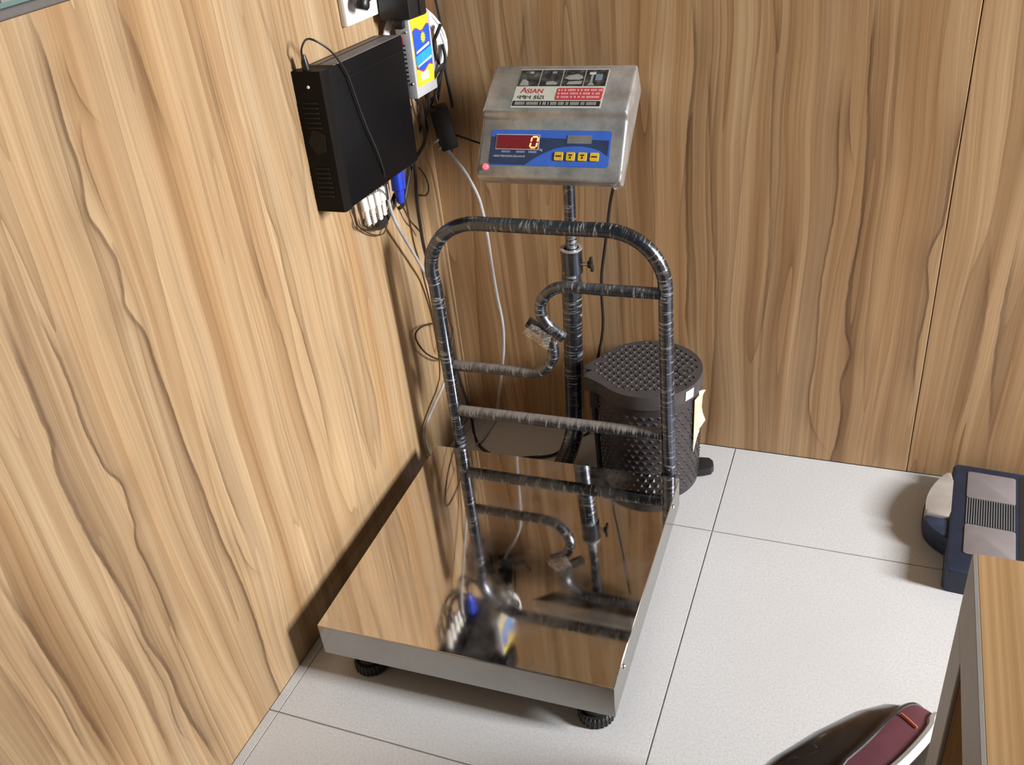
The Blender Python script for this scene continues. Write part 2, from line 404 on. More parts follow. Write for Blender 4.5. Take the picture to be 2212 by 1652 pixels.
# ------------------------------------------------------------------ the setting
def struct(name, bm, mat, parent=None):
    o = obj(name, bm, mat, parent, smooth=False)
    if parent is None: o['kind'] = 'structure'
    return o
XR, YF, HL, HB = 3.6, -2.6, 1.096, 2.4
floor = struct('floor', bbox((XR / 2 - .02, YF / 2 + .02, -.03), (XR + .1, -YF + .1, .056)), M_GROUT)
xs = [0, .0176] + [.0176 + .6 * k for k in range(1, 6)] + [XR]
ys = [0, -.2704, -.8779, -1.4854, -2.0929, YF]
g = .0013
for i in range(len(xs) - 1):
    for j in range(len(ys) - 1):
        x0, x1 = xs[i] + g * (.6 if i == 1 or i == 0 else 1), xs[i + 1] - g * (.6 if i == 0 else 1); y1, y0 = ys[j] - g, ys[j + 1] + g
        bm = bbox(((x0 + x1) / 2, (y0 + y1) / 2, -.003), (x1 - x0, y1 - y0, .006), .0003, seg=1)
        struct('tile', bm, M_TILE, floor)
wl = struct('wall_left', bbox((-.03, YF / 2, HL / 2), (.06, -YF, HL)), M_LEFT)
wb = struct('wall_back', bbox((XR / 2, .045, HB / 2), (XR + .12, .07, HB)), M_WALL)
for a, b in ((0, .9575), (.9592, 2.1775), (2.179, XR)):
    struct('panel', bbox(((a + b) / 2, .005, HB / 2), (b - a, .01, HB), .0008, seg=1), M_BACK, wb)
# glazed partition on top of the left panelling
tr = struct('trim_1', bbox((-.009, YF / 2, HL + .005), (.018, -YF, .010), .002), M_BEAD)
wn = struct('window_1', bbox((-.012, YF / 2, HL + .42), (.008, -YF, .82)), M_GLASS)
for k in range(4):
    struct('mullion', bbox((-.022, YF * k / 3 + (.02 if k == 3 else -.02 if k == 0 else 0), HL + .42), (.03, .03, .81)), M_TRIM, wn)
struct('top_rail', bbox((-.022, YF / 2, HL + .84), (.04, -YF, .04)), M_TRIM, wn)
# right wall with the window the daylight comes through
bm = bmesh.new()
wy0, wy1, wz0, wz1 = -1.0, -.2, 1.0, 2.25
box(bm, (XR + .05, YF / 2, wz0 / 2), (.1, -YF, wz0)); box(bm, (XR + .05, YF / 2, (wz1 + HB) / 2), (.1, -YF, HB - wz1))
box(bm, (XR + .05, (YF + wy0) / 2, (wz0 + wz1) / 2), (.1, wy0 - YF, wz1 - wz0)); box(bm, (XR + .05, wy1 / 2, (wz0 + wz1) / 2), (.1, -wy1, wz1 - wz0))
struct('wall_right', bm, M_WALL)
bm = bmesh.new()
for y in (wy0 + .02, wy1 - .02): box(bm, (XR + .05, y, (wz0 + wz1) / 2), (.06, .04, wz1 - wz0))
for z in (wz0 + .02, wz1 - .02): box(bm, (XR + .05, (wy0 + wy1) / 2, z), (.06, wy1 - wy0 - .08, .04))
struct('window_2', bm, M_TRIM)

# ------------------------------------------------------------------ the platform scale
scale = empty('platform_scale', (.310, -.528, 0), math.radians(1.25),
              'stainless steel platform weighing scale with film-wrapped tube frame, pole and digital display', 'scale')
SM = Matrix.Translation((.310, -.528, 0)) @ Matrix.Rotation(math.radians(1.25), 4, 'Z'); SI = SM.inverted()
def sp(name, bm, mat, parent=None, **kw): return obj(name, bm, mat, parent or scale, **kw)
HT, HBT, HW = .12, .055, .25
# tray: top sheet and four folded skirts
tray = sp('platform_plate', bbox((0, 0, HT - .001), (.5, .5, .002), .0008, seg=1), M_PLATE)
th = .0022
for nm, c, s in (('skirt', (0, -HW + th / 2, (HT + HBT) / 2 - .0012), (.5, th, HT - HBT - .002)), ('skirt', (0, HW - th / 2, (HT + HBT) / 2 - .0012), (.5, th, HT - HBT - .002)),
                 ('skirt', (-HW + th / 2, 0, (HT + HBT) / 2 - .0012), (th, .5 - 2 * th, HT - HBT - .002)), ('skirt', (HW - th / 2, 0, (HT + HBT) / 2 - .0012), (th, .5 - 2 * th, HT - HBT - .002))):
    sp(nm, bbox(c, s, .0005, seg=1), M_SKIRT)
for y in (-.19, .19):
    for x in (-1, 1):
        sp('screw', lathe([(0, .003), (.003, .0026), (.0045, .001), (.0045, 0)], 10, Matrix.Translation((x * HW, y, .100)) @ Matrix.Rotation(x * math.pi / 2, 4, 'Y')), M_CHROME)
bm = bmesh.new()
for x in (-.2, .2): box(bm, (x, 0, .079), (.045, .46, .03))
for y in (-.2, .2): box(bm, (0, y, .079), (.36, .045, .03))
box(bm, (0, 0, .085), (.05, .36, .02))
sp('base_frame', bm, M_DARK)
def foot():
    bm = bmesh.new(); n = 26; rings = []
    for z, r0, k in ((0, .0255, 1), (.003, .0275, 1), (.017, .0275, 1), (.020, .0245, 1)):
        ring = []
        for i in range(n * 4):
            rr = r0 + (.0022 if (i % 4) in (0, 1) else 0); a = 2 * math.pi * i / (n * 4)
            ring.append(bm.verts.new((rr * math.cos(a), rr * math.sin(a), z)))
        rings.append(ring)
    for a, b in zip(rings, rings[1:]):
        for i in range(n * 4): bm.faces.new((a[i], a[(i + 1) % (n * 4)], b[(i + 1) % (n * 4)], b[i]))
    bm.faces.new(rings[0][::-1]); bm.faces.new(rings[-1])
    join(bm, lathe([(0, .0201), (.021, .0201), (.021, .026), (.014, .032), (.011, .034), (.011, .0645), (0, .0645)], 20))
    return bm
fm = foot()
f0 = None
for x in (-1, 1):
    for y in (-1, 1):
        if f0 is None: f0 = sp('foot', fm, M_RUBBER, angle=30); o = f0
        else: o = f0.copy(); COL.objects.link(o)
        o.location = ((.208 if y < 0 else .185) if x > 0 else -.190, y * .212, 0)
# hoop frame
FY = .272
def arc(cx, cz, r, a0, a1, n=10): return [Vector((cx + r * math.cos(math.radians(a0 + (a1 - a0) * k / n)), FY, cz + r * math.sin(math.radians(a0 + (a1 - a0) * k / n)))) for k in range(n + 1)]
XL, XRT, ZT, RB = -.209, .2235, .608, .100
hoop = [Vector((XL + .003, FY, .060 + .02 * k)) for k in range(0, 22)] + arc(XL + RB, ZT - RB, RB, 180, 90) + [Vector((x, FY, ZT - .0002 * i)) for i, x in enumerate((-.06, 0, .06))] + arc(XRT - RB, ZT - RB, RB, 90, 0) + [Vector((XRT + .003 * k / 21, FY, .48 - .02 * k)) for k in range(0, 22)]
sp('hoop_frame', tb(hoop, .0128, 16), M_WRAP)
for x in (XL + .003, XRT + .003):
    sp('frame_bracket', bbox((x, .2605, .088), (.03, .022, .05), .003), M_DARK)
sp('crossbar', tb([Vector((XL + .012 + (XRT - XL - .024) * k / 12, FY, .199 + .0015 * k / 12)) for k in range(13)], .0118, 14), M_WRAPD)
hr = catmull([(XRT - .008, FY, .4985), (.1124, FY, .498), (.05, FY, .4985), (.022, FY, .490), (.001, FY, .466), (-.002, FY, .441), (.008, FY, .420), (.0235, FY, .405), (.0375, FY, .394)], 6)
sp('hook_bar', tb([Vector((p.x, p.y - .004, p.z)) for p in hr], .0105, 14), M_WRAPH)
hl = catmull([(XL + .008, FY, .303), (-.1169, FY, .304), (-.038, FY, .305), (-.010, FY, .315), (.009, FY, .341), (.0115, FY, .367), (.001, FY, .391), (-.014, FY, .404), (-.033, FY, .416)], 6)
sp('hook_bar', tb([Vector((p.x, p.y + .006, p.z)) for p in hl], .0105, 14), M_WRAPD)
for P_, Q_ in ((Vector((hl[-1].x, hl[-1].y + .006, hl[-1].z)), hl[-1] - hl[-2]), (Vector((hr[-1].x, hr[-1].y - .004, hr[-1].z)), hr[-1] - hr[-2])):
    d_ = Q_.normalized(); sp('tube_mouth_shade', tb([P_ - d_ * .001, P_ + d_ * .0006], .0088, 14), M_RUBBER)  # dark disc: the shade inside the open tube end, put in as colour
# pole
pb = catmull([(-.018, .20, .032), (-.017, .30, .032), (-.014, .385, .036), (-.010, .425, .065), (-.0085, .437, .12), (-.006, .44, .20), (.003, .44, .40), (.0065, .44, .46)], 8)
sp('lower_pole', tb(pb, .0195, 20), M_POLE)
sp('upper_pole', tb([Vector((.0070 + .0065 * k / 8, .44, .45 + .245 * k / 8)) for k in range(9)], .0112, 16), M_WRAP)
CM = Matrix.Translation((.0072, .44, .44))
sp('collar', lathe([(.0195, .0), (.0205, 0), (.0205, .043), (.0215, .044), (.0215, .048), (.0135, .048), (.0135, .03)], 28, CM), M_WRAP)
sp('collar_ring', lathe([(.0150, .0482), (.0215, .0482), (.0215, .0512), (.0150, .0512), (.0150, .0482)], 28, CM), M_SILV)
kn = sp('clamp_bolt', tb([(.026, .44, .458), (.041, .44, .458)], .004, 10), M_CHROME)
bm = lathe([(0, 0), (.007, 0), (.008, .003), (.008, .008), (0, .010)], 12, Matrix.Translation((.039, .44, .458)) @ Matrix.Rotation(math.pi / 2, 4, 'Y'))
for s in (-1, 1): box(bm, (.046, .44 - .003 * s, .458 + s * .010), (.006, .009, .013), .002)
sp('knob', bm, M_RUBBER)
# indicator head: profile in the pole's y-z plane, extruded in x
A, B, C_, D_, E_, G_, H_ = (.494, .819), (.4035, .7655), (.404, .752), (.3475, .6745), (.343, .664), (.362, .646), (.515, .770)
def fillet(P, r=.004, n=3):
    out = []
    for i, p in enumerate(P):
        p = Vector(p); a = (Vector(P[i - 1]) - p); b = (Vector(P[(i + 1) % len(P)]) - p)
        ra = min(r, a.length * .4); rb = min(r, b.length * .4); q0 = p + a.normalized() * ra; q1 = p + b.normalized() * rb
        for k in range(n + 1):
            t = k / n; out.append(q0 * (1 - t) ** 2 + p * 2 * t * (1 - t) + q1 * t * t)
    return out
prof = fillet([A, B, C_, D_, E_, G_, H_], .005)
X0, X1 = -.128, .134
bm = bmesh.new(); rings = []
cy = sum(p[0] for p in prof) / len(prof); cz = sum(p[1] for p in prof) / len(prof)
for x, ins in ((X0, .005), (X0 + .0018, .0015), (X0 + .005, 0), (X1 - .005, 0), (X1 - .0018, .0015), (X1, .005)):
    ring = []
    for p in prof:
        d = Vector((cy - p[0], cz - p[1])).normalized() * ins
        ring.append(bm.verts.new((x, p[0] + d.x, p[1] + d.y)))
    rings.append(ring)
n = len(prof)
for a, b in zip(rings, rings[1:]):
    for k in range(n): bm.faces.new((a[k], a[(k + 1) % n], b[(k + 1) % n], b[k]))
bm.faces.new(rings[0]); bm.faces.new(rings[-1])
head = sp('indicator', bm, M_HOUSE, angle=35)
head['label'] = 'dusty stainless display head with blue keypad on the pole'
sp('bracket', bbox((.013, .447, .690), (.05, .045, .022), .002, Matrix.Translation((0, .447, .69)) @ Matrix.Rotation(math.radians(40), 4, 'X') @ Matrix.Translation((0, -.447, -.69))), M_DARK)
gm = (Vector((G_[0], G_[1])) + Vector((H_[0], H_[1]))) / 2; ga = math.atan2(H_[1] - G_[1], H_[0] - G_[0])
obj('back_plate', bbox((.003, 0, 0), (.24, (Vector(H_) - Vector(G_)).length - .02, .002), .0008, Matrix.Translation((0, gm.x, gm.y)) @ Matrix.Rotation(ga, 4, 'X')), M_DARK, head)
def film_mat():
    t = NT('cling_film'); c = t.coord(); a = t.noise(t.mapping(c, (1, 1, 3)), 110, 4, .6)
    t.set(Base_Color=t.ramp(a, [(.3, (.70, .70, .70)), (.7, (.85, .85, .86))]), Roughness=.12, Alpha=t.ramp(a, [(.35, .10), (.52, .28), (.66, .75)]))
    t.bump(a, .5, .002); return t.m
M_FILM = film_mat()
def film(c, u, v, nu, nv, amp, seed):
    r = random.Random(seed); bm = bmesh.new(); u, v = Vector(u), Vector(v); n = u.cross(v).normalized()
    g = [[bm.verts.new(Vector(c) + u * (i / nu - .5) * (1 - .25 * j / nv) + v * (j / nv - .5) + n * r.uniform(-amp, amp)) for i in range(nu + 1)] for j in range(nv + 1)]
    for a, b in zip(g, g[1:]):
        for i in range(nu): bm.faces.new((a[i], a[i + 1], b[i + 1], b[i]))
    return bm
sp('wrap_film', film((-.006, FY - .018, .402), (.048, 0, -.030), (.016, 0, .026), 8, 5, .0025, 4), M_FILM)
sp('wrap_film', film((.128, .348, .655), (.024, .004, 0), (.004, .012, -.014), 5, 4, .002, 9), M_FILM, head)
# print planes on the head
def hp(a, b):   # plane frame in scale space: u = x, v = up the slope from b to a
    mid = (Vector(a) + Vector(b)) / 2
    return frame_of((0, mid.x, mid.y), (1, 0, 0), (0, a[0] - b[0], a[1] - b[1]))
PU, PLW = hp(A, B), hp(C_, D_)
def puv(px, M):     # pixel -> (u, v) on a print plane
    Wm = SM @ M; o = Wm.translation; nn = Wm.col[2].to_3d(); d = ray(*px); q = CAM + d * ((o - CAM).dot(nn) / d.dot(nn))
    l = Wm.inverted() @ q; return (l.x, l.y)
def flat(name, outline, h, mat, M, parent=None, t=.0003): return obj(name, prism(outline, t, M @ Matrix.Translation((0, 0, h))), mat, parent or head, smooth=False)
def quadpts(pxs, M): return [puv(p, M) for p in pxs]
# sticker on the upper panel
su = [puv(p, PU) for p in ((1125, 150), (1317, 150), (1297, 237), (1105, 230))]
u0 = (su[0][0] + su[3][0]) / 2; u1 = (su[1][0] + su[2][0]) / 2; v1 = (su[0][1] + su[1][1]) / 2; v0 = (su[2][1] + su[3][1]) / 2
W_, H__ = u1 - u0, v1 - v0
def S(a, b): return (u0 + W_ * a, v1 - H__ * b)
def srect(a0, a1, b0, b1, r=.0005): 
    p, q = S(a0, b1), S(a1, b0); return rrect(p[0], q[0], p[1], q[1], r, 2)
st = flat('sticker', rrect(u0, u1, v0, v1, .002), .0002, M_PAPER, PU); st['label'] = 'printed maker label with four pictures and red lettering'
for k in range(4):
    flat('picture', srect(.008 + .249 * k, .245 + .249 * k, .02, .445), .00055, M_CELL, PU)
flat('picture_shape', [S(.03, .43), S(.13, .43), S(.125, .33), S(.09, .27), S(.05, .27)], .0009, M_SILH, PU); flat('picture_shape', srect(.115, .16, .06, .12), .0009, M_SILH, PU)
flat('picture_shape', [S(.33, .41), S(.44, .41), S(.46, .36), S(.40, .31), S(.33, .34)], .0009, M_SILH, PU); flat('picture_shape', srect(.37, .42, .06, .12), .0009, M_DIM, PU)
flat('picture_shape', [S(.52, .24), S(.57, .17), S(.66, .13), S(.72, .18), S(.73, .24), S(.69, .28), S(.58, .28)], .0009, M_SILH, PU); flat('picture_shape', [S(.56, .40), S(.72, .40), S(.73, .31), S(.58, .33)], .0009, M_SILH, PU)
flat('picture_shape', srect(.79, .86, .09, .15), .0009, M_PAPER, PU); flat('picture_shape', srect(.815, .84, .15, .36), .0009, M_SILH, PU); flat('picture_shape', [S(.79, .43), S(.87, .43), S(.845, .35), S(.815, .35)], .0009, M_SILH, PU); flat('picture_shape', srect(.865, .94, .14, .30), .0009, M_DIM, PU)
flat('red_field', srect(.475, .985, .49, .80, .003), .00055, M_RED, PU)
rnd = random.Random(3)
bm = bmesh.new()
for row in range(3):
    a = .49
    while a < .955:
        wdt = rnd.uniform(.012, .03)
        join(bm, prism(srect(a, a + wdt, .525 + .088 * row, .575 + .088 * row, .0003), .0002, PU @ Matrix.Translation((0, 0, .0009)))); a += wdt + rnd.choice((.004, .004, .018))
obj('small_print', bm, M_PINK, head, smooth=False)
flat('black_strip', srect(.012, .985, .825, .955), .00055, M_INK, PU)
bm = bmesh.new(); a = .04
while a < .93:
    wdt = rnd.uniform(.008, .02); join(bm, prism(srect(a, a + wdt, .85, .93, .0003), .0002, PU @ Matrix.Translation((0, 0, .0009)))); a += wdt + rnd.choice((.005, .005, .02))
obj('small_print', bm, M_SILH, head, smooth=False)
def tm(M, uv, h=.0006): return M @ Matrix.Translation((uv[0], uv[1], h))
text_mesh('lettering', 'A', .0185, tm(PU, S(.105, .555)), M_RED, head, ext=.00015)
text_mesh('lettering', 'SIAN', .0145, tm(PU, S(.232, .575)), M_RED, head, ext=.00015)
text_mesh('lettering', 'વજન કાંટા', .0135, tm(PU, S(.20, .73)), M_INK, head, ext=.00015)
# keypad on the lower panel
kp = [puv(p, PLW) for p in ((1063, 279), (1323, 284), (1313, 363), (1056, 356))]
k0 = (kp[0][0] + kp[3][0]) / 2; k1 = (kp[1][0] + kp[2][0]) / 2; kv1 = (kp[0][1] + kp[1][1]) / 2; kv0 = (kp[2][1] + kp[3][1]) / 2
KW, KH = k1 - k0, kv1 - kv0
def K(a, b): return (k0 + KW * a, kv1 - KH * b)
def krect(a0, a1, b0, b1, r=.001):
    p, q = K(a0, b1), K(a1, b0); return rrect(p[0], q[0], p[1], q[1], r, 3)
flat('keypad_panel', rrect(k0, k1, kv0, kv1, .005), .0002, M_BLUE, PLW)
curve = [K(a, b) for a, b in ((.31, .975), (.38, .80), (.46, .64), (.54, .52), (.62, .45), (.70, .43), (.78, .43), (.86, .47), (.93, .55), (.985, .68))]
flat('dark_field', [K(.005, .20), K(.005, .90), K(.02, .97)] + curve + [K(.985, .26), K(.5, .22)], .00055, M_NAVY, PLW)
flat('display_frame', krect(.045, .415, .13, .555, .001), .0009, M_LINE, PLW)
flat('display_window', krect(.052, .408, .15, .535, .001), .0013, M_REDWIN, PLW)
flat('lcd_window', krect(.645, .845, .13, .36, .001), .0009, M_LCD, PLW)
def seg0():
    bm = bmesh.new()
    hh = KH * .30; ww = KW * .042; tk = .0026; c0 = K(.372, .345)
    def bar(x0, y0, x1, y1):
        d = Vector((x1 - x0, y1 - y0)).normalized() * tk * .35; nn = Vector((-d.y, d.x)).normalized() * tk / 2
        pts = [Vector((x0, y0)) + d * 1.1, Vector((x0, y0)) + d * 2 + nn, Vector((x1, y1)) - d * 2 + nn, Vector((x1, y1)) - d * 1.1, Vector((x1, y1)) - d * 2 - nn, Vector((x0, y0)) + d * 2 - nn]
        join(bm, prism([(c0[0] + p.x + p.y * .14, c0[1] + p.y) for p in pts], .0002, PLW @ Matrix.Translation((0, 0, .0017))))
    for x in (-1, 1):
        for y in (0, 1): bar(x * ww / 1.6, (y - 1) * hh / 2, x * ww / 1.6, y * hh / 2)
    for y in (-1, 1): bar(-ww / 1.6, y * hh / 2, ww / 1.6, y * hh / 2)
    return bm
obj('digit', seg0(), M_DIGIT, head, smooth=False)
for k in range(4):
    a = .553 + .0975 * k
    b = obj('button', prism(krect(a, a + .071, .60, .835, .0022), .0016, PLW @ Matrix.Translation((0, 0, .0006)), .0004), M_YEL, head, smooth=False)
    bm = bmesh.new()
    if k in (0, 3): join(bm, prism(krect(a + .012, a + .059, .695, .735, .0003), .0002, PLW @ Matrix.Translation((0, 0, .0022))))
    else:
        join(bm, prism(krect(a + .02, a + .05, .66, .70, .0003), .0002, PLW @ Matrix.Translation((0, 0, .0022)))); join(bm, prism(krect(a + .028, a + .042, .72, .78, .0003), .0002, PLW @ Matrix.Translation((0, 0, .0022))))
    obj('button_print', bm, M_INK if k in (1, 2) else M_CBRN, head, smooth=False)
for a, b in ((.10, .175), (.225, .30), (.33, .40)): flat('dim_box', krect(a, b, .585, .645, .0004), .0009, M_DIM, PLW)
text_mesh('lettering', 'kg', .0062, tm(PLW, K(.435, .545), .0009), M_LINE, head)
text_mesh('lettering', 'HIGH PRECISION BALANCE', .0048, tm(PLW, K(.17, .745), .0009), M_LINE, head, shear=.1)
lu = puv((1049, 360), PLW)
obj('status_light', lathe([(.0055, 0), (.0055, .002), (.0035, .004), (0, .005)], 14, PLW @ Matrix.Translation((lu[0], lu[1], 0))), M_REDLED, head)

# ------------------------------------------------------------------ pedal bin
bin_ = empty('pedal_bin', (.462, -.122, 0), math.radians(16), 'dark brown plastic pedal bin with scaly textured lid behind the scale', 'bin')
RBIN = .1005
def binr(z): return .0965 + .006 * z / .24
bp = [(0, 0), (binr(0) - .002, 0), (binr(0), .003)] + [(binr(z), z) for z in (.05, .1, .15, .2, .232)] + [(binr(.232) - .004, .232), (binr(.1) - .006, .1), (0, .02)]
obj('body', lathe(bp, 56), M_BIN, bin_)
def teardrop(r, off, n=44, neck=.026, tip=.128):
    out = []
    for k in range(n + 1):
        a = math.radians(180 - 32) * (1 - 2 * k / n) 
        out.append((r * math.cos(a), r * math.sin(a)))
    # neck towards the hinge at -x
    out += [(-r * .98 - .004, -neck - .006), (-tip + .003, -neck), (-tip, -neck + .003), (-tip, -.004), (-tip + .022, -.004), (-tip + .022, .004), (-tip, .004), (-tip, neck - .003), (-tip + .003, neck), (-r * .98 - .004, neck + .006)]
    return out[::-1] if False else out
lid = obj('lid', prism(teardrop(.1045, 0), .030, Matrix.Translation((0, 0, .230)), .004), M_BINL, bin_)
bm = bmesh.new()
def crescent(bm, x, y, r, h, z):
    n = 8; pr = []
    for k in range(n + 1):
        a = math.radians(10 + 160 * k / n) - math.radians(16)
        c, s = math.cos(a), math.sin(a)
        pr.append([bm.verts.new((x + rr * c, y + rr * s, z + hh)) for rr, hh in ((r * .66, 0), (r * .82, h), (r * 1.0, 0))])
    for a, b in zip(pr, pr[1:]):
        for i in (0, 1): bm.faces.new((a[i], b[i], b[i + 1], a[i + 1]))
row = 0; y = -.092
while y < .094:
    x = -.106 + (.0084 if row % 2 else 0)
    while x < .094:
        if math.hypot(x, y) < .092 or (x < 0 and abs(y) < .02 and x > -.10): crescent(bm, x, y, .0084, .0020, .2598)
        x += .0168
    y += .0122; row += 1
rl = obj('lid_relief', bm, M_BINL, bin_); rl['kind'] = 'stuff'
bm = lathe([(.0165, 0), (.0165, .0012), (.013, .0012), (.013, .0004), (0, .0004)], 24, Matrix.Translation((.072, -.018, .2602)))
box(bm, (.076, -.018, .2612), (.004, .010, .0012), .0005)
obj('emblem', bm, M_BINL, bin_)
bm = bmesh.new()
rows, cols = 15, 40
for i in range(rows):
    z = .018 + .0136 * i
    for j in range(cols):
        a = 2 * math.pi * (j + .5 * (i % 2)) / cols; r = binr(z)
        da = .052; dz = .0052
        P = [(a - da, z + dz, -.0004), (a + da, z + dz * .6, -.0004), (a + da * .6, z - dz, -.0004), (a, z + dz * .2, .0032)]
        vs = [bm.verts.new(((r + h) * math.cos(t), (r + h) * math.sin(t), zz)) for t, zz, h in P]
        for tri in ((0, 3, 1), (1, 3, 2), (2, 3, 0)): bm.faces.new([vs[q] for q in tri])
rl = obj('body_relief', bm, M_BIN, bin_, smooth=False); rl['kind'] = 'stuff'
obj('hinge', bbox((-.109, 0, .208), (.018, .04, .05), .003), M_BIN, bin_)
bm = tb([(-.112, .0, .19), (-.108, .0, .11), (-.106, .0, .012)], .006, 8); obj('pedal_rod', bm, M_BIN, bin_)
pd = [(.085, -.02), (.105, -.022), (.122, -.018), (.129, -.006), (.129, .010), (.122, .020), (.105, .023), (.085, .02)]
obj('pedal', prism(pd, .016, Matrix.Translation((0, 0, .004)), .003), M_RUBBER, bin_)
# price tag on the rim and torn label on the body (curved patches)
def patch(pts_az, r, mat, name, lift):
    bm = bmesh.new(); n = len(pts_az)
    f_ = [bm.verts.new(((r(z) + h) * math.cos(a), (r(z) + h) * math.sin(a), z)) for a, z, h in pts_az]
    b = [bm.verts.new(((r(z) + h - .0006) * math.cos(a), (r(z) + h - .0006) * math.sin(a), z)) for a, z, h in pts_az]
    m = n // 2
    for i in range(m - 1):
        bm.faces.new((f_[i], f_[i + 1], f_[n - 2 - i], f_[n - 1 - i])); bm.faces.new((b[i], b[n - 1 - i], b[n - 2 - i], b[i + 1]))
    for i in range(n): bm.faces.new((f_[i], b[i], b[(i + 1) % n], f_[(i + 1) % n]))
    return obj(name, bm, mat, bin_)
def deg_of(px, z): q = onz(*px, z); l = Matrix.Rotation(-math.radians(16), 4, 'Z') @ (q - Vector((.462, -.122, 0))); return math.atan2(l.y, l.x)
ra = lambda z: .1052
patch([(math.radians(a), .235, .0006) for a in (-52, -48, -44, -40)] + [(math.radians(a), .2545, .0006) for a in (-39, -43, -47, -51)], ra, M_PAPERW, 'price_tag', 0)
patch([(math.radians(-38 + 3.2 * k), zb, .0048) for k, zb in enumerate((.098, .112, .124, .132, .134))] + [(math.radians(-38 + 3.2 * k), zt, .0048 + (.001 * k)) for k, zt in ((4, .215), (3, .228), (2, .229), (1, .227), (0, .224))], binr, M_PAPERT, 'torn_label', 0)
# loose curling edge of the label
def curl():
    bm = bmesh.new(); rows = []
    for zz, l0, l1 in ((.232, .002, .013), (.222, .002, .008), (.20, .0015, .005), (.178, .0015, .009), (.160, .0015, .015), (.150, .0015, .009), (.138, .001, .002)):
        a0 = math.radians(-26); r0 = binr(zz) + .002
        p = Vector((r0 * math.cos(a0), r0 * math.sin(a0), zz)); d = Vector((math.cos(math.radians(12)), math.sin(math.radians(12)), 0))
        rows.append([p, p + d * l0, p + d * (l0 + l1) / 2 + Vector((0, 0, .001)), p + d * l1])
    vs = [[bm.verts.new(q) for q in r] for r in rows]; vb = [[bm.verts.new(q + Vector((.0003, .0006, 0))) for q in r] for r in rows]
    for a, b in zip(vs, vs[1:]):
        for i in range(3): bm.faces.new((a[i], a[i + 1], b[i + 1], b[i]))
    for a, b in zip(vb, vb[1:]):
        for i in range(3): bm.faces.new((a[i], b[i], b[i + 1], a[i + 1]))
    return bm
obj('label_curl', curl(), M_PAPERW, bin_)

# ------------------------------------------------------------------ bathroom scale on the floor
bs = empty('bathroom_scale', (1.03, -.17, 0), math.radians(-3.2), 'navy blue plastic floor scale with grey foot pads, ribbed strip and silver grip', 'scale')
BI = (Matrix.Translation((1.03, -.17, 0)) @ Matrix.Rotation(math.radians(-3.2), 4, 'Z')).inverted()
obj('body', prism(rrect(0, .31, -.153, .153, .012), .048, Matrix.Translation((0, 0, .002)), .005), M_NBLUE, bs)
def bl(px, z=.05): q = BI @ onz(*px, z); return q.x, q.y
pa, pb_, pc, pdn = bl((2096.6, 1018)), bl((2199, 1026.5)), bl((2090.8, 1075)), bl((2082, 1128))
px0, px1 = .026, .108
ya, yb, yc, yd = .131, .052, -.024, -.104
obj('foot_pad', prism(rrect(px0, px1, yb, ya, .005), .0025, Matrix.Translation((0, 0, .0495)), .0008), M_PAD, bs)
obj('foot_pad', prism(rrect(px0, px1, yd, yc, .005), .0025, Matrix.Translation((0, 0, .0495)), .0008), M_PAD, bs)
rb = obj('ribbed_strip', bbox(((px0 + px1) / 2, (yb + yc) / 2, .0498), (px1 - px0, yb - yc, .001)), M_NBLUE, bs)
nr = 20
for k in range(nr):
    o = obj('rib', bbox((px0 + (k + .5) * (px1 - px0) / nr, (yb + yc) / 2, .0508), (.0017, yb - yc - .002, .0018)), M_RIB, bs) if k == 0 else r0.copy()
    if k == 0: r0 = o
    else: COL.objects.link(o); o.location = (k * (px1 - px0) / nr, 0, 0)
obj('centre_groove', bbox((.120, 0, .0498), (.012, .28, .0012)), M_RUBBER, bs)
for yy in (-.085, -.02): obj('marking', bbox((.148, yy, .0502), (.012, .022, .0008)), M_LINE, bs)
for a, b in ((.20, .285),):
    for y0_, y1_ in ((yb, ya), (yd, yc)): obj('foot_pad', prism(rrect(a, b, y0_, y1_, .005), .0025, Matrix.Translation((0, 0, .0495)), .0008), M_PAD, bs)
# silver side grip with navy lower half
def gx(t): return .003 - .044 * max(0, math.sin(math.pi * min(1, .02 + .60 * t))) ** .75
gp = [(gx(k / 14), .128 - .138 * k / 14) for k in range(15)] + [(.003, -.012)] + [(.003 + .005 * math.sin(math.pi * k / 8), -.008 + .130 * k / 8) for k in range(1, 8)]
obj('grip', prism(gp, .028, Matrix.Translation((0, 0, .021)), .007), M_SILV, bs)
gb = [(gx(k / 14) - .002 if 0 < k else .003, .134 - .142 * k / 14) for k in range(15)]
gf = [(-.040 + .043 * (k / 8) ** 2.2, -.010 - .058 * k / 8) for k in range(9)]
obj('grip_base', prism(gb + gf[1:] + [(.006, .02)], .018, Matrix.Translation((0, 0, .003)), .003), M_NBLUE, bs)
obj('grip_front', prism(gf + [(.006, -.012)], .024, Matrix.Translation((0, 0, .021)), .006), M_NBLUE, bs)

